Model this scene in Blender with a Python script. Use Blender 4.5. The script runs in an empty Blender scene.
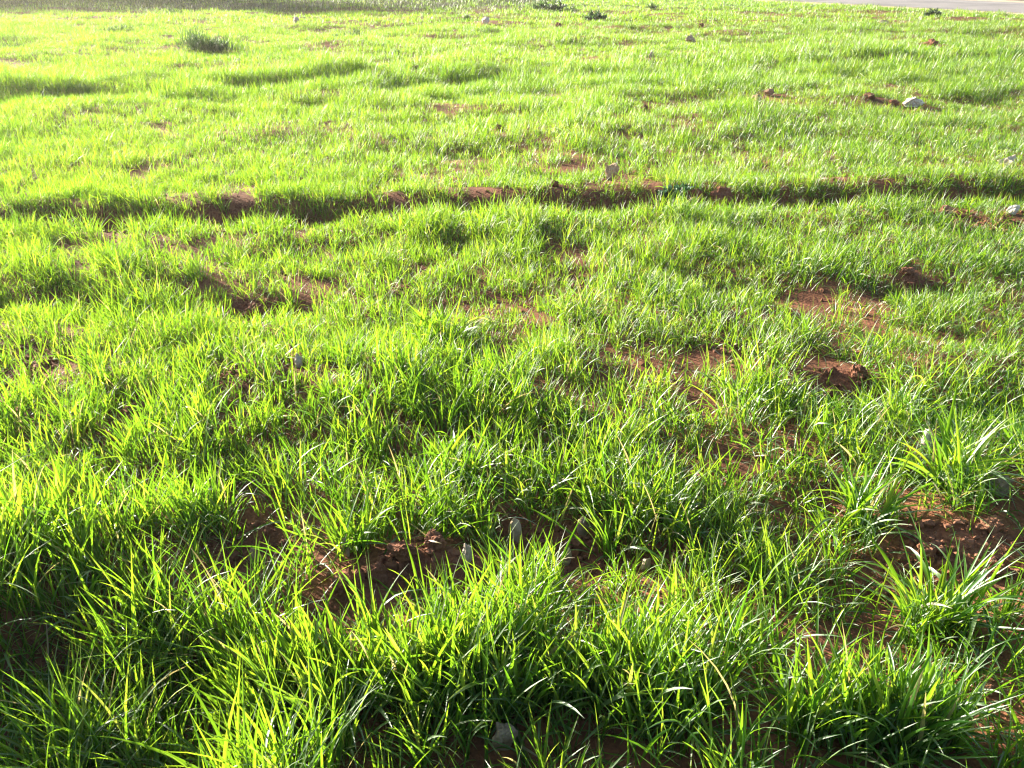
# A field of young wheat on red soil, low sun from the far left.
import bpy, bmesh, math
import numpy as np
from mathutils import Vector, Matrix, noise as mnoise

SEED = 7
rng = np.random.default_rng(SEED)
scene = bpy.context.scene
COL = scene.collection

# ---------------------------------------------------------------- layout (world metres)
# bare soil: x, y, rx, ry, strength / taller grass: x, y, rx, ry, factor / hollows, mounds: x, y, rx, ry, depth
BARE = [
    (-0.74, 1.91, 0.136, 0.117, 1),
    (-0.22, 1.83, 0.181, 0.093, 1),
    (-0.44, 1.74, 0.066, 0.055, 0.8),
    (0.15, 1.94, 0.214, 0.101, 0.95),
    (-0.01, 2.02, 0.071, 0.058, 1),
    (1.22, 1.87, 0.228, 0.14, 1),
    (1.02, 1.75, 0.106, 0.072, 0.9),
    (0.96, 2.38, 0.1, 0.087, 0.55),
    (0.99, 2.15, 0.099, 0.107, 0.8),
    (1.6, 2.3, 0.104, 0.19, 0.9),
    (1.3, 2.96, 0.134, 0.105, 0.85),
    (0.97, 3.02, 0.088, 0.081, 0.9),
    (2.04, 4.1, 0.134, 0.104, 0.7),
    (-1.24, 3.74, 0.153, 0.14, 1),
    (-1.66, 3.56, 0.201, 0.129, 0.8),
    (-1.92, 4.38, 0.109, 0.1, 0.9),
    (-1.88, 2.92, 0.14, 0.154, 0.8),
    (-1.91, 3.15, 0.124, 0.106, 0.7),
    (-1.1, 2.92, 0.101, 0.128, 0.9),
    (-1.32, 2.61, 0.114, 0.108, 0.8),
    (-1.19, 2.18, 0.131, 0.082, 0.7),
    (-0.56, 3.1, 0.123, 0.075, 0.8),
    (-0.95, 3.01, 0.144, 0.099, 0.8),
    (-0.56, 3.97, 0.11, 0.113, 0.8),
    (0.35, 4.07, 0.082, 0.118, 0.8),
    (0.38, 2.97, 0.087, 0.088, 0.8),
    (1.2, 4.0, 0.06, 0.086, 0.8),
    (0.96, 3.23, 0.106, 0.11, 0.8),
    (-0.08, 2.72, 0.096, 0.084, 0.8),
    (2.79, 5.33, 0.181, 0.117, 1),
    (3.0, 5.1, 0.186, 0.13, 1),
    (3.87, 9.9, 0.565, 0.179, 0.9),
    (2.94, 10.2, 0.279, 0.227, 0.9),
    (-0.12, 8.37, 0.116, 0.158, 0.8),
    (1.46, 9.63, 0.22, 0.204, 0.8),
    (7.47, 16.33, 0.253, 0.368, 0.8),
    (-1.09, 1.52, 0.073, 0.053, 0.6),
    (-0.02, 1.26, 0.034, 0.023, 0.8),
    (1.1, 1.37, 0.072, 0.115, 0.8),
    (0.36, 1.89, 0.169, 0.062, 0.7),
    (0.54, 1.94, 0.086, 0.064, 0.5),
    (-1.42, 2.42, 0.101, 0.064, 0.5),
    (-1.64, 2.52, 0.076, 0.054, 0.6),
    (0.76, 3.49, 0.117, 0.08, 0.5),
    (0.22, 3.49, 0.09, 0.068, 0.5),
    (-1.76, 8.37, 0.271, 0.158, 0.6),
    (-4.44, 9.43, 0.237, 0.196, 0.6),
    (-3.47, 9.43, 0.345, 0.196, 0.6),
]
TALL = [
    (-0.12, 1.36, 0.528, 0.215, 1.38),
    (-0.49, 1.43, 0.186, 0.183, 1.15),
    (-1.26, 1.76, 0.281, 0.223, 1.35),
    (0.79, 1.26, 0.343, 0.129, 1.2),
    (-0.79, 2.74, 0.797, 0.35, 1.22),
    (0.29, 2.33, 0.589, 0.366, 1.12),
    (1.73, 2.88, 0.232, 0.201, 1.25),
    (-1.82, 4.0, 0.856, 0.315, 1.1),
    (0.78, 14.52, 0.002, 0.015, 1),
    (6.46, 13.18, 1.771, 1.108, 1.5),
    (1.74, 12.05, 2.578, 0.726, 1.5),
    (-3.34, 11.28, 2.549, 0.825, 1.35),
    (-0.9, 1.2, 0.146, 0.061, 1.2),
    (0.97, 4.38, 0.49, 0.234, 1.12),
    (2.57, 5.04, 0.491, 0.212, 0.75),
    (2.22, 4.64, 0.572, 0.369, 0.85),
    (0.75, 1.89, 0.253, 0.178, 0.8),
    (-0.85, 1.46, 0.236, 0.157, 1.1),
    (-1.49, 1.5, 0.239, 0.194, 2.0),  # unseen tall grass left of view, added to shade the lower left
]
HOLL = [
    (-1.95, 3.7, 0.709, 0.201, 0.06),
    (-1.14, 3.7, 0.236, 0.126, 0.06),
    (-0.74, 1.9, 0.155, 0.117, 0.04),
    (0.14, 1.9, 0.254, 0.099, 0.05),
    (-0.01, 2.02, 0.088, 0.068, 0.03),
    (1.04, 1.76, 0.241, 0.101, 0.03),
    (1.27, 2.88, 0.232, 0.117, 0.05),
    (1.67, 2.75, 0.298, 0.109, 0.07),
    (1.12, 3.97, 0.3, 0.141, 0.04),
    (2.02, 3.97, 0.25, 0.113, 0.05),
    (-0.83, 1.4, 0.344, 0.208, 0.1),
    (-0.03, 1.23, 0.254, 0.075, 0.02),
    (-3.69, 8.37, 0.87, 0.315, 0.06),
    (-0.8, 7.43, 0.781, 0.211, 0.05),
]
MND = [
    (-0.23, 1.84, 0.16, 0.068, 0.05),
    (-0.43, 1.73, 0.074, 0.055, 0.04),
    (-1.36, 1.96, 0.259, 0.211, 0.04),
    (-1.48, 1.53, 0.218, 0.233, 0.1),  # unseen mound under that grass, raised to lengthen its shadow
    (1.31, 2.06, 0.209, 0.12, 0.05),
    (-0.2, 1.56, 0.467, 0.136, 0.02),
    (1.32, 3.02, 0.18, 0.09, 0.03),
    (2.05, 4.17, 0.157, 0.123, 0.02),
    (-0.81, 2.86, 0.767, 0.249, 0.05),
    (3.96, 9.98, 0.568, 0.29, 0.03),
    (7.72, 16.9, 0.299, 0.589, 0.05),
    (-5.74, 16.9, 0.561, 0.984, 0.12),
    (-2.09, 4.14, 0.779, 0.212, 0.03),
    (1.01, 4.61, 0.512, 0.182, 0.02),
    (1.8, 3.12, 0.288, 0.133, 0.05),
]
FUR = [
    (-4.07, 5.33),
    (-3.35, 5.42),
    (-1.76, 5.59),
    (0.06, 5.81),
    (1.34, 5.97),
    (3.78, 6.21),
    (4.77, 6.3),
]
RUT = [
    (-7.53, 9.98),
    (-5.98, 10.27),
    (-3.31, 11.19),
    (-0.16, 11.75),
    (3.54, 12.71),
    (8.05, 14.09),
    (11.46, 14.97),
]
FILL = [
    (0.04, 4.07, 0.358, 0.324),
    (-0.23, 4.47, 0.221, 0.241),
    (-1.17, 4.47, 0.332, 0.241),
    (-1.49, 1.5, 0.215, 0.194),  # thickens the unseen shading grass left of view
    (-0.92, 1.4, 0.321, 0.208),
    (-0.09, 1.28, 0.54, 0.118),
]
ST = [
    (4.462, 9.773, 0.234, 0.123, 'white', 'white angular stone lying at the end of a strip of red clods'),
    (0.73, 6.272, 0.127, 0.127, 'tan', 'tan lumpy stone standing on the far lip of the dark furrow'),
    (3.532, 17.98, 0.218, 0.159, 'tan', 'small pale leaning stone in the far grass, farthest large one on the right half'),
    (3.937, 6.765, 0.151, 0.072, 'cream', 'flat cream stone on the grass bank above the right end of the furrow'),
    (2.535, 6.536, 0.054, 0.039, 'cream', 'tiny cream stone at the grassy lip of the furrow, left of the flat cream stone'),
    (3.197, 5.301, 0.077, 0.039, 'white', 'small white stone on red soil just below the right end of the furrow'),
    (1.395, 2.429, 0.068, 0.068, 'grey', 'pale grey stone standing half hidden in grass behind the lone tuft'),
    (1.487, 2.145, 0.083, 0.049, 'brown', 'brownish weathered stone at the top of the bare red soil patch'),
    (0.009, 2.003, 0.044, 0.056, 'tan', 'smooth egg shaped tan stone in the shaded soil gap'),
    (0.156, 1.918, 0.028, 0.031, 'tan', 'small tan stone upright on soil right of the egg shaped stone'),
    (-0.12, 1.821, 0.036, 0.041, 'grey', 'blunt grey stone at the right end of the red clod mound'),
    (-0.705, 1.85, 0.041, 0.019, 'tan', 'low flat pinkish tan stone on the shaded bare soil at left'),
    (-0.453, 1.846, 0.019, 0.033, 'tan', 'narrow upright tan pebble left of the red clod mound'),
    (-0.827, 2.958, 0.043, 0.035, 'grey', 'dull grey stone sunk in grass in the left middle of the field'),
    (-0.654, 22.122, 0.242, 0.17, 'pink', 'pale pinkish stone far off, beside a small dark weed'),
    (-5.337, 22.576, 0.222, 0.148, 'pink', 'pale pinkish stone far off in the bright grass, left of centre'),
    (-6.872, 12.039, 0.19, 0.122, 'mauve', 'mauve grey stone at the left border of the view'),
    (-4.224, 13.852, 0.108, 0.077, 'pink', 'faint pinkish stone just below the long shadow of the dark bush'),
    (2.291, 14.804, 0.099, 0.099, 'cream', 'tiny pale stone far off with small red clods to its right'),
    (9.127, 22.473, 0.246, 0.098, 'cream', 'pale low stone far off in grass below the road'),
    (-0.017, 1.249, 0.06, 0.043, 'brown', 'rough brown rock in deep shade under the foreground tussock'),
    (0.37, 1.848, 0.028, 0.022, 'cream', 'small cream stone on soil behind the foreground tussock'),
    (0.208, 2.01, 0.038, 0.035, 'brown', 'round dark stone in shade between grass plants in the middle'),
    (-11.99, 22.024, 0.193, 0.121, 'pink', 'small pinkish stone far off near the upper left corner'),
]
CL = [
    (1.273, 5.806, 0.139, 0.118, 'large rounded red clod in the furrow, left one of the close pair'),
    (1.464, 5.824, 0.181, 0.126, 'large rounded red clod in the furrow, right one of the close pair'),
    (0.304, 5.922, 0.064, 0.035, 'small sunlit red clod on the far edge of the furrow'),
    (2.982, 10.24, 0.151, 0.082, 'pale tan earth clod in grass beside a dark red one'),
    (2.754, 9.944, 0.136, 0.079, 'dark red clod in grass beside a pale tan one'),
    (-0.115, 8.263, 0.096, 0.057, 'lone red clod in the middle of the far grass'),
    (1.446, 9.508, 0.098, 0.054, 'flat reddish clod in the far grass, well left of the tan and dark red pair'),
    (1.094, 21.702, 0.166, 0.119, 'small red clod far off below a dark weed'),
    (4.454, 21.497, 0.118, 0.094, 'tiny red clod far off, above the pale leaning stone'),
    (-2.206, 13.13, 0.132, 0.059, 'reddish clod far off with another small one on its right'),
    (-1.376, 12.775, 0.1, 0.057, 'small reddish clod far off, just above the dark grass band'),
    (4.045, 9.969, 0.159, 0.068, 'red clod in the strip leading to the white stone'),
    (4.243, 9.756, 0.134, 0.067, 'red clod touching the left side of the white angular stone'),
    (1.241, 2.923, 0.062, 0.047, 'sunlit crumbly red clod in the hollow at right'),
    (1.375, 3.002, 0.08, 0.048, 'shaded crumbly red clod in the hollow at right'),
    (2.052, 4.157, 0.078, 0.031, 'dark red clod above its own hollow at right, below the furrow'),
    (-1.22, 3.72, 0.095, 0.062, 'big dark red clod in the shaded hollow at left'),
    (-0.292, 1.812, 0.093, 0.049, 'large crumbly red clod in the middle of the mound behind the tussock'),
    (-0.211, 1.865, 0.072, 0.039, 'sunlit red clod on the crest of the mound behind the tussock'),
    (-0.362, 1.749, 0.069, 0.037, 'red clod at the left foot of the mound behind the tussock'),
    (-0.443, 1.698, 0.063, 0.036, 'crumbly orange red clod in grass left of the mound'),
    (1.357, 1.947, 0.069, 0.037, 'red clod on the bare soil patch below the brownish stone'),
    (1.157, 1.884, 0.062, 0.036, 'sunlit red clod on the bare soil beneath the lone tuft'),
    (0.99, 1.778, 0.054, 0.027, 'low red clod at the left end of the bare soil patch'),
    (1.325, 1.803, 0.054, 0.027, 'low red clod at the lower right of the bare soil patch'),
    (-0.777, 1.823, 0.038, 0.022, 'small red clod at the lower left of the shaded bare soil'),
    (7.447, 16.065, 0.267, 0.125, 'dark earth clod on a pale bare hump far off at right'),
    (2.784, 5.309, 0.103, 0.032, 'reddish flat clod on the bare strip below the furrow'),
    (0.204, 1.871, 0.061, 0.028, 'red crumbly clod on soil behind the right part of the tussock'),
]
WD = [
    (-5.359, 15.724, 0.593, 0.419, 'large', 'dark bluish bush casting a long shadow in the far left grass'),
    (-8.266, 19.154, 0.548, 0.169, 'low', 'low dark weed in the far grass, left of the dark bluish bush'),
    (-3.332, 18.908, 0.417, 0.167, 'low', 'low dark weed patch in the far grass right of the dark bush'),
    (-3.494, 17.991, 0.159, 0.099, 'low', 'very small dark weed beside the left end of a larger low weed'),
    (-1.916, 15.115, 0.151, 0.101, 'low', 'small dark weed alone in the far grass above the dark grass band'),
    (-1.163, 23.651, 0.284, 0.155, 'low', 'small dark weed just left of a pinkish stone'),
    (1.273, 28.561, 1.366, 0.373, 'leafy', 'wide leafy dark weed at the top edge of the field'),
    (2.066, 23.03, 0.655, 0.202, 'leafy', 'spreading mid green weed below the wide leafy weed'),
    (2.896, 22.818, 0.2, 0.1, 'low', 'tiny dark weed right of the spreading mid green weed'),
    (4.226, 27.746, 0.362, 0.151, 'low', 'small dark weed near the top edge right of the centre'),
    (-9.68, 26.13, 0.683, 0.171, 'low', 'low dark weed just below the shaded strip at left'),
    (11.436, 24.955, 0.49, 0.218, 'leafy', 'bright leafy weed at the sandy road edge'),
    (1.146, 5.835, 0.279, 0.098, 'blue', 'blue green leafy weed spilling over the furrow edge'),
    (0.067, 6.275, 0.119, 0.082, 'blue', 'small blue green weed in shade just above the furrow'),
    (-9.406, 17.005, 0.414, 0.132, 'low', 'low dark weed by the left border in the far grass'),
    (1.765, 2.762, 0.201, 0.075, 'blue', 'dark leafy weed in the shaded hollow at right'),
]
TF = [
    (1.36, 2.2, 0.113, 0.078, 0.26, 30, 'lone bright wheat tuft on the upper edge of the bare soil'),
    (1.02, 2.02, 0.124, 0.068, 0.22, 26, 'spreading wheat tuft left of the bare soil patch'),
    (1.07, 1.62, 0.106, 0.057, 0.26, 26, 'wheat tuft fanning up below the bare soil patch'),
    (-0.91, 1.19, 0.07, 0.029, 0.22, 9, 'few bright upright wheat shoots at the bottom left corner'),
    (-1.8, 3.6, 0.046, 0.06, 0.16, 7, 'small sprig of wheat standing in the shaded hollow at left'),
    (0.28, 1.94, 0.034, 0.027, 0.2, 9, 'thin wheat plant between soil gaps behind the foreground tussock'),
    (-0.44, 1.87, 0.056, 0.039, 0.2, 16, 'arching wheat tuft beside the narrow upright pebble'),
    (-0.17, 2.27, 0.109, 0.069, 0.2, 22, 'wheat tuft with a long arching leaf above the egg shaped stone'),
    (-1.29, 1.82, 0.232, 0.151, 0.22, 115, 'tall dense wheat tussock at the left border on a raised bank'),
    (-0.48, 1.39, 0.173, 0.117, 0.215, 125, 'tall tussock of spiky wheat left of the foreground centre, leaning left'),
    (-0.1, 1.39, 0.239, 0.123, 0.215, 240, 'tallest dense wheat tussock in the foreground centre'),
    (0.29, 1.37, 0.17, 0.121, 0.205, 160, 'dense wheat tussock right of the foreground centre'),
    (0.76, 1.25, 0.192, 0.066, 0.22, 120, 'broad wheat tussock at the lower right with pale arching leaves'),
    (-0.31, 3.32, 0.156, 0.105, 0.2, 40, 'bright wheat tuft amid the middle grass left of the centre'),
]

SUN_AZ, SUN_EL = math.radians(38), math.radians(17.5)     # azimuth beyond the left-hand side
TO_SUN = Vector((-math.cos(SUN_AZ) * math.cos(SUN_EL), math.sin(SUN_AZ) * math.cos(SUN_EL), math.sin(SUN_EL)))
ROAD_A, ROAD_B, ROAD_N = np.array([10.4, 34.56]), np.array([15.11, 27.12]), np.array([.845, .535])

# ---------------------------------------------------------------- noise
def _hash(ix, iy, s):
    n = (ix.astype(np.int64) * 374761393 + iy.astype(np.int64) * 668265263 + s * 974634521) & 0xffffffff
    n = ((n ^ (n >> 13)) * 1274126177) & 0xffffffff
    n = n ^ (n >> 16)
    return (n & 0xffffff) / float(0xffffff)

def vnoise(x, y, s=0):
    ix, iy = np.floor(x), np.floor(y)
    fx, fy = x - ix, y - iy
    fx, fy = fx * fx * (3 - 2 * fx), fy * fy * (3 - 2 * fy)
    a, b = _hash(ix, iy, s), _hash(ix + 1, iy, s)
    c, d = _hash(ix, iy + 1, s), _hash(ix + 1, iy + 1, s)
    return (a * (1 - fx) + b * fx) * (1 - fy) + (c * (1 - fx) + d * fx) * fy

def fbm(x, y, scale, s=0, octv=3):
    v, a, t = 0, 1.0, 0
    x, y = x / scale + 17.3, y / scale - 5.1
    for k in range(octv):
        v = v + a * vnoise(x, y, s + k * 11); t += a
        a *= .5; x, y = x * 2.03 + 3.7, y * 2.03 + 1.9
    return v / t

def sstep(a, b, x):
    t = np.clip((x - a) / (b - a), 0, 1)
    return t * t * (3 - 2 * t)

def ellsum(lst, x, y, sharp=False):
    v = np.zeros_like(x)
    for cx, cy, rx, ry, s in lst:
        q = ((x - cx) / rx) ** 2 + ((y - cy) / ry) ** 2
        v = np.maximum(v, s * (sstep(1.5, .55, q) if sharp else np.exp(-q * .9)))
    return v

def line_y(pts, x):
    return np.interp(x, [p[0] for p in pts], [p[1] for p in pts])

def furrow_d(x, y):
    return y - line_y(FUR, x) + .34 - .02 * (fbm(x, x * 0, .9, 71) - .5) * 2 - .05 * (fbm(x, y, .25, 72, 2) - .5)

def road_d(x, y):          # signed distance across the road, 0 at the near asphalt edge
    return (x - ROAD_A[0]) * ROAD_N[0] + (y - ROAD_A[1]) * ROAD_N[1]

def height(x, y):
    x, y = np.asarray(x, float), np.asarray(y, float)
    far = sstep(-3.5, -1.0, road_d(x, y))
    h = .10 * (fbm(x, y, 3.2, 1, 2) - .5) + .075 * (fbm(x, y, .9, 2, 2) - .5) + .10 * (fbm(x, y, 1.5, 9, 1) - .5) * sstep(5, 11, y)
    h = h * (1 - .75 * np.exp(-(furrow_d(x, y) / .7) ** 2))
    lump = sstep(.02, .9, ellsum(BARE, x, y))
    h = h + (.018 + .05 * lump) * (fbm(x, y, .16, 3, 4) - .5)
    d = furrow_d(x, y)
    h = h - .155 * np.exp(-(np.abs(d / np.where(d > 0, .19, .16))) ** 2.6) + .05 * np.exp(-((d - .42) / .22) ** 2) + .035 * np.exp(-((d + .45) / .25) ** 2)
    r = y - line_y(RUT, x)
    r = r + 1.0 * (fbm(x, y, 1.3, 74, 3) - .5)
    k = .5 + .9 * fbm(x, y, 1.6, 75, 2)
    h = h + k * (-.08 * np.exp(-(r / .45) ** 2) + .08 * np.exp(-((r - .9) / .5) ** 2))
    h = h + .15 * (fbm(x * .55, y, .95, 76, 2) - .5) * sstep(6.5, 9, y)
    hol = np.zeros_like(x)
    for cx, cy, rx, ry, s in HOLL:
        hol -= s * np.exp(-(((x - cx) / rx) ** 2 + ((y - cy) / ry) ** 2))
    for cx, cy, rx, ry, s in MND:
        hol += s * np.exp(-(((x - cx) / rx) ** 2 + ((y - cy) / ry) ** 2))
    return (h + hol) * (1 - far) - .01 * far

def hz(x, y):
    return float(height(np.array([x]), np.array([y]))[0])

def bare(x, y):
    j = .05 * np.clip(y / 3, .6, 2)
    xx = x + j * (fbm(x, y, .13, 31, 2) - .5) * 2
    yy = y + j * (fbm(x, y, .13, 32, 2) - .5) * 2
    return ellsum(BARE, xx, yy, True)

def density(x, y):
    n = fbm(x, y, .55, 41, 2)
    g = fbm(x, y, .15, 43, 2)
    q = fbm(x, y, .075, 45, 1)
    D = sstep(.375, .55, n * .34 + g * .42 + q * .24 + .03 + .03 * sstep(4, 9, y)) * (.6 + .9 * n)
    right = sstep(.1, 1.2, x / np.maximum(y, .5) * 2) * sstep(4.2, 2.2, y)
    D = D * (1 - .15 * right)
    for cx, cy, rx, ry in FILL:
        D = np.maximum(D, .62 * np.exp(-(((x - cx) / rx) ** 2 + ((y - cy) / ry) ** 2) ** 2))
    D = np.maximum(D, 1.2 * np.exp(-((y - line_y(RUT, x) - .4) / 1.4) ** 4) * (.75 + .4 * g))
    D = D * (1 - np.clip(bare(x, y) * .78, 0, 1))
    d = furrow_d(x, y)
    D = D * (1 - .97 * np.exp(-(np.abs((d - .05) / .125)) ** 4))
    D = D * sstep(-.5, -1.0, road_d(x, y) + .5 * (fbm(x, y, .8, 47, 2) - .5))
    dry = sstep(26.3, 27.4, y + .5 * (fbm(x, y, 1.2, 48, 2) - .5)) * sstep(1.5, -.8, x - (y - 28.5) * .25)
    return D * (1 - .8 * dry)

def tall(x, y):
    b = np.interp(y, [0, 1.4, 2.4, 3.6, 5.5, 8, 14, 40], [.145, .135, .108, .095, .088, .088, .085, .085])
    m = np.ones_like(x)
    for cx, cy, rx, ry, s in TALL:
        q = ((x - cx) / rx) ** 2 + ((y - cy) / ry) ** 2
        m = m + (s - 1) * np.exp(-q * .9)
    m = m + .55 * np.exp(-((y - line_y(RUT, x) - .5) / 1.0) ** 2) * (.4 + 1.2 * fbm(x, y, 1.1, 57, 2))
    n = .55 + .9 * fbm(x, y, .34, 51, 2)
    n2 = .8 + .4 * fbm(x, y, .9, 53, 2)
    f = sstep(6, 11, y)
    n3 = (.5 + 1.0 * fbm(x, y, .12, 55, 1)) * (1 - f) + f * (.2 + 1.6 * fbm(x * .6, y, .36, 56, 2))
    return b * m * n * n2 * n3

# ---------------------------------------------------------------- materials
def new_mat(name):
    m = bpy.data.materials.new(name); m.use_nodes = True
    nt = m.node_tree; nt.nodes.clear()
    out = nt.nodes.new('ShaderNodeOutputMaterial')
    def N(t, **kw):
        n = nt.nodes.new('ShaderNode' + t)
        for k, v in kw.items():
            if k.startswith('i_'): n.inputs[k[2:].replace('_', ' ')].default_value = v
            else: setattr(n, k, v)
        return n
    return m, N, nt.links.new, out

def ramp(N, stops):
    r = N('ValToRGB'); e = r.color_ramp.elements
    while len(e) < len(stops): e.new(.5)
    for k, (p, c) in enumerate(stops):
        e[k].position = p; e[k].color = (*c, 1)
    return r

def leaf_mat(name, stops, tstops, trans=.55, rough=.55, gloss=.13):
    m, N, L, out = new_mat(name)
    a = N('Attribute', attribute_name='tint')
    r1, r2 = ramp(N, stops), ramp(N, tstops)
    L(a.outputs['Fac'], r1.inputs[0]); L(a.outputs['Fac'], r2.inputs[0])
    dif, tr, gl = N('BsdfDiffuse'), N('BsdfTranslucent'), N('BsdfGlossy')
    gl.inputs['Roughness'].default_value = rough
    L(r1.outputs[0], dif.inputs[0]); L(r2.outputs[0], tr.inputs[0])
    mx = N('MixShader'); mx.inputs[0].default_value = trans
    L(dif.outputs[0], mx.inputs[1]); L(tr.outputs[0], mx.inputs[2])
    fr = N('Fresnel'); fr.inputs[0].default_value = 1.42
    m2 = N('MixShader'); fm = N('Math', operation='MULTIPLY'); fm.inputs[1].default_value = gloss; L(fr.outputs[0], fm.inputs[0]); L(fm.outputs[0], m2.inputs[0]); L(mx.outputs[0], m2.inputs[1]); L(gl.outputs[0], m2.inputs[2])
    L(m2.outputs[0], out.inputs[0])
    return m

WHEAT = leaf_mat('wheat leaf',
    [(0, (.03, .085, .022)), (.45, (.055, .135, .022)), (.8, (.09, .16, .03)), (.95, (.12, .17, .05)), (1, (.30, .25, .12))],
    [(0, (.13, .30, .010)), (.45, (.25, .44, .016)), (.8, (.40, .53, .026)), (.95, (.46, .54, .06)), (1, (.46, .38, .14))])
WEED = leaf_mat('weed leaf', [(0, (.03, .065, .04)), (1, (.06, .11, .05))], [(0, (.05, .12, .03)), (1, (.12, .22, .04))], .35, .45)
BLUEWEED = leaf_mat('blue green weed leaf', [(0, (.035, .085, .06)), (1, (.07, .14, .09))], [(0, (.05, .13, .05)), (1, (.10, .22, .07))], .3, .35)
TREELEAF = leaf_mat('tree leaf', [(0, (.02, .05, .015)), (1, (.05, .09, .025))], [(0, (.04, .10, .02)), (1, (.08, .16, .03))], .3, .5)
DULL = leaf_mat('dry grass darkened for shade', [(0, (.03, .055, .02)), (1, (.10, .10, .045))], [(0, (.04, .08, .02)), (1, (.10, .11, .03))], .35, .55)  # dry grass with the strip's shade partly put into its colour
STRAW = leaf_mat('dry straw', [(0, (.28, .21, .11)), (1, (.42, .34, .20))], [(0, (.25, .18, .08)), (1, (.35, .27, .12))], .35, .5)

def soil_mat(name, dark, mid, light, far=None, bump=.6):
    m, N, L, out = new_mat(name)
    geo = N('NewGeometry')
    n1 = N('TexNoise', i_Scale=5.0, i_Detail=6.0); n2 = N('TexNoise', i_Scale=70.0, i_Detail=5.0)
    L(geo.outputs['Position'], n1.inputs['Vector']); L(geo.outputs['Position'], n2.inputs['Vector'])
    ma = N('Math', operation='MULTIPLY_ADD'); ma.inputs[1].default_value = .55
    ma2 = N('Math', operation='MULTIPLY'); ma2.inputs[1].default_value = .45
    L(n2.outputs['Fac'], ma2.inputs[0]); L(n1.outputs['Fac'], ma.inputs[0]); L(ma2.outputs[0], ma.inputs[2])
    r = ramp(N, [(.32, dark), (.5, mid), (.68, light)])
    L(ma.outputs[0], r.inputs[0])
    col = r.outputs[0]
    if far:
        sep = N('SeparateXYZ'); L(geo.outputs['Position'], sep.inputs[0])
        mr = N('MapRange'); mr.inputs[1].default_value = 27; mr.inputs[2].default_value = 30
        L(sep.outputs['Y'], mr.inputs[0])
        mx = N('Mix', data_type='RGBA'); L(mr.outputs[0], mx.inputs[0]); L(col, mx.inputs[6])
        r2 = ramp(N, [(.35, far[0]), (.65, far[1])]); L(ma.outputs[0], r2.inputs[0]); L(r2.outputs[0], mx.inputs[7])
        col = mx.outputs[2]
    b = N('BsdfPrincipled'); b.inputs['Roughness'].default_value = .95; b.inputs['Specular IOR Level'].default_value = .15
    L(col, b.inputs['Base Color'])
    bp = N('Bump', i_Strength=bump, i_Distance=.012); L(n2.outputs['Fac'], bp.inputs['Height']); L(bp.outputs[0], b.inputs['Normal'])
    L(b.outputs[0], out.inputs[0])
    return m

SOIL = soil_mat('red soil', (.075, .032, .020), (.155, .062, .033), (.28, .118, .062), far=((.045, .042, .028), (.08, .075, .05)))  # far colours darkened to deepen the shade strip
CLOD = soil_mat('red earth clod', (.10, .040, .024), (.18, .078, .046), (.28, .14, .088), bump=.9)
PALECLOD = soil_mat('pale earth clod', (.20, .12, .08), (.30, .19, .125), (.40, .28, .2), bump=.8)
VERGE = soil_mat('sandy verge', (.30, .22, .15), (.40, .31, .22), (.50, .40, .30))
STONES = {k: soil_mat(k + ' stone', *v, bump=.5) for k, v in dict(
    white=((.26, .17, .12), (.52, .46, .39), (.74, .70, .64)), tan=((.22, .14, .09), (.40, .29, .19), (.52, .41, .29)),
    cream=((.28, .19, .12), (.44, .35, .25), (.62, .53, .40)), grey=((.26, .20, .15), (.44, .37, .29), (.60, .53, .44)),
    brown=((.12, .08, .055), (.24, .17, .12), (.36, .27, .2)), pink=((.36, .26, .23), (.50, .40, .37), (.62, .53, .5)),
    mauve=((.20, .16, .16), (.33, .28, .28), (.45, .40, .40))).items()}

m, N, L, out = new_mat('asphalt'); ASPHALT = m
geo = N('NewGeometry'); n1 = N('TexNoise', i_Scale=60.0, i_Detail=4.0); n2 = N('TexNoise', i_Scale=.6, i_Detail=3.0)
L(geo.outputs['Position'], n1.inputs['Vector']); L(geo.outputs['Position'], n2.inputs['Vector'])
mm = N('Math', operation='ADD'); L(n1.outputs['Fac'], mm.inputs[0]); L(n2.outputs['Fac'], mm.inputs[1])
r = ramp(N, [(.36, (.11, .095, .09)), (.5, (.19, .165, .155)), (.66, (.27, .235, .22))])
hf = N('Math', operation='MULTIPLY'); hf.inputs[1].default_value = .5; L(mm.outputs[0], hf.inputs[0]); L(hf.outputs[0], r.inputs[0])
b = N('BsdfPrincipled'); b.inputs['Roughness'].default_value = .7; L(r.outputs[0], b.inputs['Base Color'])
bp = N('Bump', i_Strength=.5, i_Distance=.006); L(n1.outputs['Fac'], bp.inputs['Height']); L(bp.outputs[0], b.inputs['Normal'])
L(b.outputs[0], out.inputs[0])
m, N, L, out = new_mat('bark'); BARK = m
geo = N('NewGeometry'); n1 = N('TexNoise', i_Scale=9.0, i_Detail=5.0); L(geo.outputs['Position'], n1.inputs['Vector'])
r = ramp(N, [(.35, (.06, .045, .03)), (.65, (.16, .12, .085))]); L(n1.outputs['Fac'], r.inputs[0])
b = N('BsdfPrincipled'); b.inputs['Roughness'].default_value = .9; L(r.outputs[0], b.inputs['Base Color']); L(b.outputs[0], out.inputs[0])

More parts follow.
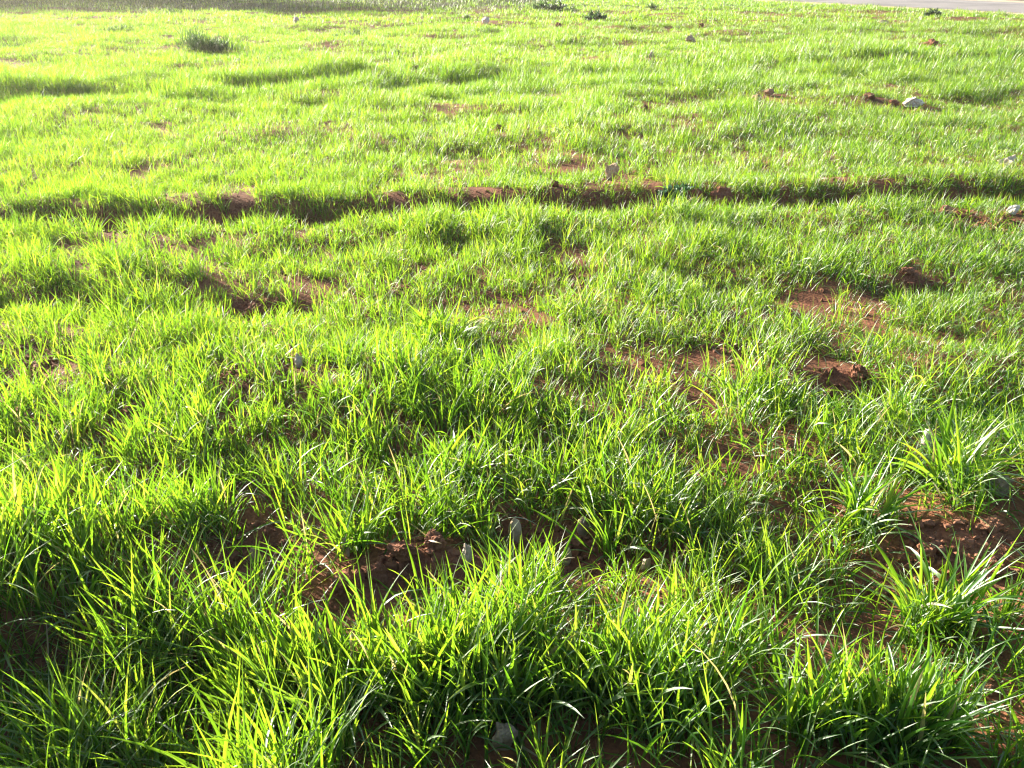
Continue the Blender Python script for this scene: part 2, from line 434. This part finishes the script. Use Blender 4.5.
# ---------------------------------------------------------------- mesh helpers
def mesh_obj(name, co, quads, mat, loc=(0, 0, 0), tint=None, smooth=True, parent=None):
    me = bpy.data.meshes.new(name)
    nv, nf = len(co), len(quads)
    k = quads.shape[1]
    me.vertices.add(nv); me.vertices.foreach_set('co', np.ascontiguousarray(co, dtype=np.float32).ravel())
    me.loops.add(nf * k); me.loops.foreach_set('vertex_index', np.ascontiguousarray(quads, dtype=np.int32).ravel())
    me.polygons.add(nf)
    me.polygons.foreach_set('loop_start', np.arange(0, nf * k, k, dtype=np.int32))
    me.polygons.foreach_set('use_smooth', np.full(nf, smooth, dtype=bool))
    if tint is not None:
        at = me.attributes.new('tint', 'FLOAT', 'POINT'); at.data.foreach_set('value', np.ascontiguousarray(tint, dtype=np.float32))
    me.update(calc_edges=True)
    me.materials.append(mat)
    o = bpy.data.objects.new(name, me); o.location = loc; COL.objects.link(o)
    if parent: o.parent = parent
    return o

def tag(o, label=None, cat=None, group=None, kind=None):
    if label: o['label'] = label
    if cat: o['category'] = cat
    if group: o['group'] = group
    if kind: o['kind'] = kind
    return o

def blades(base, az, Ln, W, lean, curve, twist, tint, seg, vee=True, power=1.35):
    """ribbon leaves; returns vertices, quads, per-vertex tint"""
    n = len(az)
    s = np.linspace(0, 1, seg + 1)
    th = lean[:, None] + curve[:, None] * s[None] ** power
    th = np.minimum(th, 2.5)
    ds = Ln / seg
    mid = .5 * (th[:, 1:] + th[:, :-1])
    rr = np.concatenate([np.zeros((n, 1)), np.cumsum(np.sin(mid), 1)], 1) * ds[:, None]
    zz = np.concatenate([np.zeros((n, 1)), np.cumsum(np.cos(mid), 1)], 1) * ds[:, None]
    ca, sa = np.cos(az)[:, None], np.sin(az)[:, None]
    c = np.stack([base[:, 0, None] + rr * ca, base[:, 1, None] + rr * sa, base[:, 2, None] + zz], -1)
    nrm = np.stack([-np.cos(th) * ca, -np.cos(th) * sa, np.sin(th)], -1)
    perp = np.stack([-sa + 0 * th, ca + 0 * th, 0 * th], -1)
    tw = (twist[:, None] * s[None])[..., None]
    side = perp * np.cos(tw) + nrm * np.sin(tw)
    nn = nrm * np.cos(tw) - perp * np.sin(tw)
    w = np.minimum(1, .42 + 1.9 * s) * (1 - s ** 2.6) ** .9
    w = np.maximum(w, .03)
    w = (W[:, None] * w[None])[..., None] * .5
    if vee:
        v = np.stack([c - side * w + nn * w * .28, c - nn * w * .12, c + side * w + nn * w * .28], 2)
        k = 3
    else:
        v = np.stack([c - side * w, c + side * w], 2)
        k = 2
    v = v.reshape(-1, 3)
    i0 = (np.arange(n) * (seg + 1) * k)[:, None, None] + (np.arange(seg) * k)[None, :, None]
    if vee:
        q = np.concatenate([i0 + np.array([0, 1, 4, 3]), i0 + np.array([1, 2, 5, 4])], 1).reshape(-1, 4)
    else:
        q = (i0 + np.array([0, 1, 3, 2])).reshape(-1, 4)
    t = np.repeat(tint, (seg + 1) * k)
    return v, q, t

def plant_leaves(px, py, hs, nleaf, width, seg, vee, spread=.012, lean_add=0., az_bias=None, droop=1.):
    """several leaves out of each plant base"""
    n = len(px)
    cnt = rng.poisson(nleaf, n) + 1
    idx = np.repeat(np.arange(n), cnt); m = len(idx)
    bx = px[idx] + rng.normal(0, spread, m); by = py[idx] + rng.normal(0, spread, m)
    bz = height(bx, by) - .008
    az = rng.uniform(0, 2 * math.pi, m)
    if az_bias is not None:
        k = rng.random(m) < az_bias[1]
        az = np.where(k, az_bias[0] + rng.normal(0, .6, m), az)
    Ln = hs[idx] * rng.uniform(.55, 1.25, m) * 1.15
    W = width * rng.uniform(.55, 1.15, m) * np.clip(Ln / .2, .6, 1.25) ** .5
    lean = np.abs(rng.normal(0, .34, m)) + .03 + lean_add
    curve = rng.gamma(1.8, .33, m) * droop
    mess = np.clip(.10 + .30 * (bx / np.maximum(by, .8)) + .25 * (fbm(bx, by, .7, 66, 2) - .5), .04, .4) * np.interp(by, [1.5, 2.6], [.55, 1])
    flop = rng.random(m) < mess
    curve = np.where(flop, curve + rng.uniform(.8, 1.6, m), curve)
    lean = np.where(rng.random(m) < mess * .8, lean + rng.uniform(.5, 1.0, m), lean)
    twist = rng.normal(0, 1.0, m)
    ptint = rng.normal(0, .12, n)
    tint = np.clip(.40 + ptint[idx] + rng.normal(0, .23, m) + .25 * (fbm(bx, by, 1.1, 61, 2) - .5), 0, .94)
    tint = np.where(rng.random(m) < .024, 1.0, tint)
    return blades(np.stack([bx, by, bz], 1), az, Ln, W, lean, curve, twist, tint, seg, vee)

def join(parts):
    vs, qs, ts, o = [], [], [], 0
    for v, q, t in parts:
        vs.append(v); qs.append(q + o); ts.append(t); o += len(v)
    return np.concatenate(vs), np.concatenate(qs), np.concatenate(ts)

# ---------------------------------------------------------------- the ground: one sheet out to the horizon
def axis(lo, hi, fine_lo, fine_hi, step, grow=1.06):
    a = list(np.arange(fine_lo, fine_hi, step))
    s, x = step, a[-1]
    while x < hi: s *= grow; x += s; a.append(x)
    s, x, b = step, fine_lo, []
    while x > lo: s *= grow; x -= s; b.append(x)
    return np.array(b[::-1] + a)
gx = axis(-480, 480, -3.2, 3.2, .022, 1.035); gy = axis(-300, 640, .9, 6.6, .022, 1.02)
X, Y = np.meshgrid(gx, gy)
Z = height(X.ravel(), Y.ravel())
nx, ny = len(gx), len(gy)
i = (np.arange(ny - 1)[:, None] * nx + np.arange(nx - 1)[None]).ravel()
ground = mesh_obj('ground', np.stack([X.ravel(), Y.ravel(), Z], 1), np.stack([i, i + 1, i + 1 + nx, i + nx], 1), SOIL)
tag(ground, kind='structure')

def strip(name, d0, d1, z, mat, wob=0.):
    t = np.linspace(-120, 160, 561)
    u = (ROAD_B - ROAD_A) / np.linalg.norm(ROAD_B - ROAD_A)
    p = ROAD_A + t[:, None] * u
    j = wob * (fbm(t, t * 0, 1.3, 81, 3) - .5)
    rows = []
    for f in np.linspace(0, 1, 7):
        d = d0 + (d1 - d0) * f + j * (1 - f)
        q = p + d[:, None] * ROAD_N
        crown = .05 * (1 - (2 * f - 1) ** 2) if name == 'road' else 0
        rows.append(np.column_stack([q, np.full(len(t), z + crown)]))
    v = np.concatenate(rows); n = len(t)
    k = (np.arange(6)[:, None] * n + np.arange(n - 1)[None]).ravel()
    return tag(mesh_obj(name, v, np.stack([k, k + 1, k + 1 + n, k + n], 1), mat), kind='structure')
strip('verge', -1.1, 7.6, -.004, VERGE, .9)
strip('road', 0, 6.0, .004, ASPHALT, .12)

# ---------------------------------------------------------------- wheat: stuff
SPOTS = [e[:4] for e in ST + CL]
in_tuft = [(t[0], t[1], t[2], t[3]) for t in TF if t[5] >= 100]
def scatter(y0, y1, rate, margin):
    hw = lambda y: .62 * (y * .8915 + .68) + margin
    w = hw(y1)
    n = int(rate * (y1 - y0) * 2 * w)
    x = rng.uniform(-w - margin, w, n); y = rng.uniform(y0, y1, n)
    keep = (np.abs(x + .15) < hw(y) + .15) & (rng.random(n) < density(x, y))
    for x0, y0, w0, h0 in SPOTS:
        keep &= ~((np.abs(x - x0) < w0 * .55 + .015) & (y < y0 + .03) & (y > y0 - w0 * .3 - .16 * np.clip(y / 4, .95, 2.2)))
    for cx, cy, rx, ry in in_tuft:
        keep &= ((x - cx) / rx) ** 2 + ((y - cy) / ry) ** 2 > .9
    return x[keep], y[keep]

parts = []
for y0, y1, rate, nl, wd, seg, vee, sp in ((.55, 3.0, 1000, 4.6, .0072, 7, True, .014), (3.0, 6.6, 1250, 4.3, .0058, 5, True, .016),
                                          (6.6, 13, 950, 3.8, .0058, 4, False, .02), (13, 22, 520, 3.4, .0082, 3, False, .03), (22, 42, 150, 3.0, .015, 3, False, .045)):
    x, y = scatter(y0, y1, rate, .9)
    parts.append(plant_leaves(x, y, tall(x, y), nl, wd, seg, vee, sp))
    print('plants', y0, len(x), len(parts[-1][2]))
for y0, y1, rate in ((.6, 3.0, 700), (3.0, 6.6, 600), (6.6, 12, 260)):      # low leaves between the plants
    x, y = scatter(y0, y1, rate, .7)
    parts.append(plant_leaves(x, y, tall(x, y) * .45, 3, .0055, 4, False, .03, lean_add=.25, droop=1.4))
v, q, t = join(parts)
tag(mesh_obj('wheat_grass', v, q, WHEAT, tint=t), kind='stuff')

# dry straw lying about: stuff
x, y = rng.uniform(-9, 9, 5200), rng.uniform(.8, 14, 5200)
k = (rng.random(len(x)) < (.15 + .6 * sstep(-.5, 2.5, x / np.maximum(y, 1) * 3))) & (np.abs(x) < .7 * y + .9)
x, y = x[k], y[k]; n = len(x)
v, q, t = blades(np.stack([x, y, height(x, y) + rng.uniform(.005, .06, n)], 1), rng.uniform(0, 6.28, n), rng.uniform(.05, .16, n),
                 rng.uniform(.003, .006, n), rng.uniform(1.0, 1.5, n), rng.normal(0, .4, n), rng.normal(0, 1.2, n), rng.random(n), 4, False)
tag(mesh_obj('dry_straw', v, q, STRAW, tint=t), kind='stuff')
# dry grass on the strip along the trees, coloured darker to deepen its shade: stuff
x, y = rng.uniform(-32, 2, 30000), rng.uniform(26.6, 42, 30000)
k = rng.random(len(x)) < sstep(26.6, 28, y) * sstep(2, -1, x - (y - 28.5) * .25) * .9; x, y = x[k], y[k]; n = len(x)
v, q, t = blades(np.stack([x, y, height(x, y)], 1), rng.uniform(0, 6.28, n), rng.uniform(.08, .3, n), rng.uniform(.012, .02, n),
                 np.abs(rng.normal(0, .5, n)), rng.uniform(0, 1, n), rng.normal(0, 1, n), rng.random(n), 3, False)
tag(mesh_obj('dry_grass', v, q, DULL, tint=t), kind='stuff')

# soil crumbs: stuff
def ico(sub):
    bm = bmesh.new(); bmesh.ops.create_icosphere(bm, subdivisions=sub, radius=1)
    v = np.array([p.co[:] for p in bm.verts]); f = np.array([[w.index for w in p.verts] for p in bm.faces]); bm.free()
    return v, f
iv, iff = ico(1)
x, y = rng.uniform(-6, 6, 420000), rng.uniform(.7, 7, 420000)
bb = np.maximum(bare(x, y), .9 * np.exp(-(furrow_d(x, y) / .3) ** 2))
k = (np.abs(x) < .66 * y + .9) & (rng.random(len(x)) < .03 + .75 * bb ** 1.5)
x, y = x[k], y[k]; n = len(x)
s = .002 + .016 * rng.random(n) ** 5
V = iv[None] * rng.uniform(.6, 1.4, (n, len(iv), 1)) * s[:, None, None] * rng.uniform(.6, 1.2, (n, 1, 3))
V = V + np.stack([x, y, height(x, y) + s * .2], 1)[:, None]
F = (iff[None] + (np.arange(n) * len(iv))[:, None, None]).reshape(-1, 3)
tag(mesh_obj('soil_crumbs', V.reshape(-1, 3), F, CLOD, smooth=False), kind='stuff')
print('crumbs', n)

# ---------------------------------------------------------------- stones and clods
def lump(name, x, y, w, h, mat, seed, rough, cuts, sink=.25, depth=None):
    iv3, if3 = ico(4 if w > .05 else 3)
    v = iv3.copy(); r = np.random.default_rng(seed)
    for _ in range(cuts):                                   # flat broken faces
        d = r.normal(size=3); d /= np.linalg.norm(d); lim = r.uniform(.42, .8)
        e = v @ d
        v -= np.maximum(e - lim, 0)[:, None] * d * .92
    o = Vector(r.uniform(-50, 50, 3))
    for a, sc in ((rough, 1.4), (rough * .5, 3.5), (rough * .25, 9)):
        dsp = np.array([mnoise.noise(Vector(p) * sc + o) for p in v])
        v = v * (1 + a * dsp)[:, None]
    dp = depth or w * r.uniform(.7, 1.0)
    v = v / np.abs(v).max(0) * np.array([w / 2, dp / 2, h / 2 / (1 - sink / 1.6)])
    a = r.uniform(-.35, .35); c, s_ = math.cos(a), math.sin(a)
    v = v @ np.array([[c, s_, 0], [-s_, c, 0], [0, 0, 1]])
    zmin = v[:, 2].min(); v[:, 2] -= zmin * (1 - sink * 1.2)
    return mesh_obj(name, v, if3, mat, loc=(x, y, hz(x, y)), smooth=(rough < .3))

for k, (x, y, w, h, c, lab) in enumerate(ST):
    h += .0 if y > 8 else .03
    smooth = 'egg' in lab or 'round dark' in lab
    o = lump('stone', x, y, w, h, STONES[c], 100 + k, .12 if smooth else .34, 0 if smooth else 9)
    tag(o, lab, 'stone', 'loose stones in the field')
for k, (x, y, w, h, lab) in enumerate(CL):
    h += .01 if y > 8 else .01
    o = lump('clod', x, y, w, h, PALECLOD if 'pale tan' in lab else CLOD, 300 + k, .5, 2, sink=.3)
    tag(o, lab, 'clod', 'clods of earth in the field')

# ---------------------------------------------------------------- weeds (> foliage, stem)
def weed(x, y, w, h, kind, lab, seed):
    global rng
    r = np.random.default_rng(seed)
    z = hz(x, y); h = h + {'large': -.07, 'low': .0, 'leafy': -.03, 'blue': -.02}[kind]; w = w * (1.15 if kind == 'low' else 1.0)
    root = bpy.data.objects.new('weed', None); root.location = (x, y, z); root.empty_display_size = .05; COL.objects.link(root)
    tag(root, lab, 'weed', 'weeds growing among the wheat')
    ns = {'large': 40, 'low': 16, 'leafy': 26, 'blue': 22}[kind]
    w = w * (1.7 if kind == 'large' else 1)
    rx, ry = w / 2, max(w * .32, .06)
    hh = h * 1.05
    # stems
    bx = r.normal(0, .3, ns) * rx; by = r.normal(0, .3, ns) * ry
    tx = r.uniform(-1, 1, ns); ty = np.sqrt(1 - tx ** 2) * r.uniform(-1, 1, ns)
    ht = hh * np.sqrt(np.clip(1 - .85 * (tx ** 2 + ty ** 2), .05, 1)) * r.uniform(.3, 1.1, ns) * (np.where(tx < -.1, 1.0, .5) if kind == 'large' else 1)
    P0 = np.stack([bx, by, np.zeros(ns) - .01], 1); P1 = np.stack([tx * rx, ty * ry, ht], 1)
    m = 5
    tt = np.linspace(0, 1, m + 1)
    path = P0[:, None] * (1 - tt[None, :, None]) + P1[:, None] * tt[None, :, None]
    path[:, :, 2] = P0[:, None, 2] + (P1 - P0)[:, None, 2] * (tt[None] ** .75)
    rad = (.0035 + .003 * (w > .3)) * (1 - .6 * tt)
    ang = np.arange(4) * math.pi / 2
    ring = np.stack([np.cos(ang), np.sin(ang), 0 * ang], 1)
    V = (path[:, :, None] + ring[None, None] * rad[None, :, None, None]).reshape(-1, 3)
    b0 = (np.arange(ns) * (m + 1) * 4)[:, None, None] + (np.arange(m) * 4)[None, :, None]
    j = np.arange(4); j2 = (j + 1) % 4
    Q = np.concatenate([np.stack([b0[..., 0] + a, b0[..., 0] + c, b0[..., 0] + c + 4, b0[..., 0] + a + 4], -1).reshape(-1, 4) for a, c in zip(j, j2)])
    mat = {'blue': BLUEWEED, 'leafy': WEED, 'large': WEED, 'low': WEED}[kind]
    mesh_obj('stem', V, Q, mat, tint=np.full(len(V), .6), parent=root)
    # leaves along the stems
    nl = {'large': 15, 'low': 13, 'leafy': 20, 'blue': 18}[kind]
    si = np.repeat(np.arange(ns), nl); f = r.uniform(.05, 1, len(si))
    P = P0[si] * (1 - f)[:, None] + P1[si] * f[:, None]; P[:, 2] = P0[si, 2] + (P1 - P0)[si, 2] * f ** .75
    grassy = kind in ('large', 'low')
    ll = r.uniform(.35, .8, len(si)) * h if grassy else np.clip(w * r.uniform(.10, .22, len(si)), .02, .12)
    v, q, t = blades(P, r.uniform(0, 6.28, len(si)), ll, (.012 if grassy else ll * (.34 if kind != 'blue' else .42)) + 0 * ll, r.uniform(.1, .8 if grassy else 1.4, len(si)), r.uniform(0, .9, len(si)),
                     r.normal(0, .6, len(si)), r.random(len(si)), 4, True)
    mesh_obj('foliage', v, q, mat, tint=t, parent=root)
for k, e in enumerate(WD): weed(*e[:4], e[4], e[5], 500 + k)

# ---------------------------------------------------------------- wheat tufts one can pick out
for k, (x, y, rx, ry, hh, npl, lab) in enumerate(TF):
    big = npl >= 100
    a = rng.uniform(0, 6.283, npl); rr = np.sqrt(rng.random(npl)) * (1 if big else .7)
    X, Y = x + np.cos(a) * rr * rx, y + np.sin(a) * rr * ry
    if big:
        dn = 1 - bare(X, Y); kk = rng.random(npl) < .25 + .75 * dn; X, Y = X[kk], Y[kk]
    hs = hh * rng.uniform(.7, 1.05, len(X)) * (1 - .25 * rr[:len(X)] ** 2)
    bias = (math.pi * .95, .5) if 'leaning left' in lab else None
    v, q, t = plant_leaves(X, Y, hs, 3.8 if big else 3.4, .0108, 8, True, .014, az_bias=bias, lean_add=.0 if big else .12, droop=.62 if big else 1.)
    z = hz(x, y)
    o = mesh_obj('wheat_tussock' if big else 'wheat_tuft', v - np.array([x, y, z]), q, WHEAT, loc=(x, y, z), tint=np.clip(t, 0, 1))
    tag(o, lab, 'grass tuft', 'standout clumps of wheat')

# ---------------------------------------------------------------- trees beyond the far left corner: they throw the shade strip
def tree(x, y, H, R, seed, lab):
    r = np.random.default_rng(seed)
    root = bpy.data.objects.new('roadside_tree', None); root.location = (x, y, hz(x, y)); COL.objects.link(root)
    tag(root, lab, 'tree', 'trees along the far left edge')
    m = 8; tt = np.linspace(0, 1, m + 1); ang = np.arange(8) * math.pi / 4
    paths, rads = [], []
    trunk = np.stack([.25 * np.sin(tt * 2 + seed), .2 * np.cos(tt * 2 + seed) - .2, tt * H * .8 - .1], 1)
    paths.append(trunk); rads.append(.20 * (1 - .75 * tt) + .02)
    for _ in range(11):
        i0 = r.integers(2, m); az = r.uniform(0, 6.28); ln = R * r.uniform(.5, .95)
        p = trunk[i0] + np.stack([np.cos(az) * ln * tt, np.sin(az) * ln * tt, ln * .55 * tt ** .8], 1)
        paths.append(p); rads.append(.08 * (1 - .8 * tt) + .008)
    V, Q, o = [], [], 0
    for p, ra in zip(paths, rads):
        V.append((p[:, None] + np.stack([np.cos(ang), np.sin(ang), 0 * ang], 1)[None] * ra[:, None, None]).reshape(-1, 3))
        for s in range(m):
            for a in range(8): Q.append((o + s * 8 + a, o + s * 8 + (a + 1) % 8, o + s * 8 + 8 + (a + 1) % 8, o + s * 8 + 8 + a))
        o += (m + 1) * 8
    mesh_obj('trunk', np.concatenate(V), np.array(Q), BARK, parent=root)
    n = 60; c = r.normal(size=(n, 3)); c /= np.linalg.norm(c, axis=1)[:, None]; c *= r.random(n)[:, None] ** .45
    c = c * np.array([R, R, H * .46]) + np.array([0, 0, H * .52])
    ci = r.integers(0, n, 15000)
    P = c[ci] + r.normal(0, .34, (len(ci), 3)) * R * .55; P[:, 2] = np.maximum(P[:, 2], .15)
    v, q, t = blades(P, r.uniform(0, 6.28, len(ci)), r.uniform(.10, .20, len(ci)), r.uniform(.06, .10, len(ci)), r.uniform(.2, 2, len(ci)),
                     r.uniform(0, .6, len(ci)), r.normal(0, 1, len(ci)), r.random(len(ci)), 2, False)
    mesh_obj('crown', v, q, TREELEAF, tint=t, parent=root)
for k in range(9):
    tree(-20.3 - 3.6 * k + .4 * math.sin(k * 2.1), 40.4 + .7 * math.sin(k * 1.7), 7.6 + .7 * math.sin(k * 2.7), 2.3, 900 + k,
         'dense dark green roadside tree beyond the far left edge of the field')

# ---------------------------------------------------------------- added haze, tinted warm, standing in for lens glare at left
hv = np.array([(a, b_, c_) for c_ in (-3.5, 11.0) for b_ in (-340, 700) for a in (-520, 520)], float)
hq = np.array([(0, 2, 3, 1), (4, 5, 7, 6), (0, 1, 5, 4), (2, 6, 7, 3), (0, 4, 6, 2), (1, 3, 7, 5)])
m, N, L, out = new_mat('warm glare haze')
pv = N('VolumePrincipled'); pv.inputs['Color'].default_value = (1, .94, .76, 1); pv.inputs['Density'].default_value = .0012; pv.inputs['Anisotropy'].default_value = .62
L(pv.outputs[0], out.inputs['Volume'])
tag(mesh_obj('haze', hv, hq, m, smooth=False), kind='stuff')

# ---------------------------------------------------------------- light, camera, view
w = bpy.data.worlds.new('World'); scene.world = w; w.use_nodes = True
nt = w.node_tree; bg = nt.nodes['Background']
sky = nt.nodes.new('ShaderNodeTexSky'); sky.sky_type = 'NISHITA'; sky.sun_disc = False
sky.sun_elevation = SUN_EL; sky.sun_rotation = math.radians(360 - 52)
nt.links.new(sky.outputs[0], bg.inputs[0]); bg.inputs[1].default_value = .06
ld = bpy.data.lights.new('sun', 'SUN'); ld.energy = 5.0; ld.angle = math.radians(.5); ld.color = (1, .925, .77)
lo = bpy.data.objects.new('sun', ld); lo.rotation_euler = (-TO_SUN).to_track_quat('-Z', 'Y').to_euler(); lo.location = (-20, 15, 12); COL.objects.link(lo)

cd = bpy.data.cameras.new('camera'); cd.sensor_width = 36; cd.lens = 842 / 1024 * 36; cd.clip_start = .05; cd.clip_end = 4000
co = bpy.data.objects.new('camera', cd); co.location = (0, 0, 1.5); co.rotation_euler = (math.radians(90 - 26.945), 0, 0); COL.objects.link(co)
scene.camera = co
scene.view_settings.view_transform = 'Standard'; scene.view_settings.look = 'None'
scene.view_settings.exposure = 2.46; scene.view_settings.gamma = 1
scene.cycles.max_bounces = 8; scene.cycles.diffuse_bounces = 5; scene.cycles.glossy_bounces = 2; scene.cycles.transmission_bounces = 4
scene.cycles.use_denoising = True
scene.cycles.filter_width = 1.25
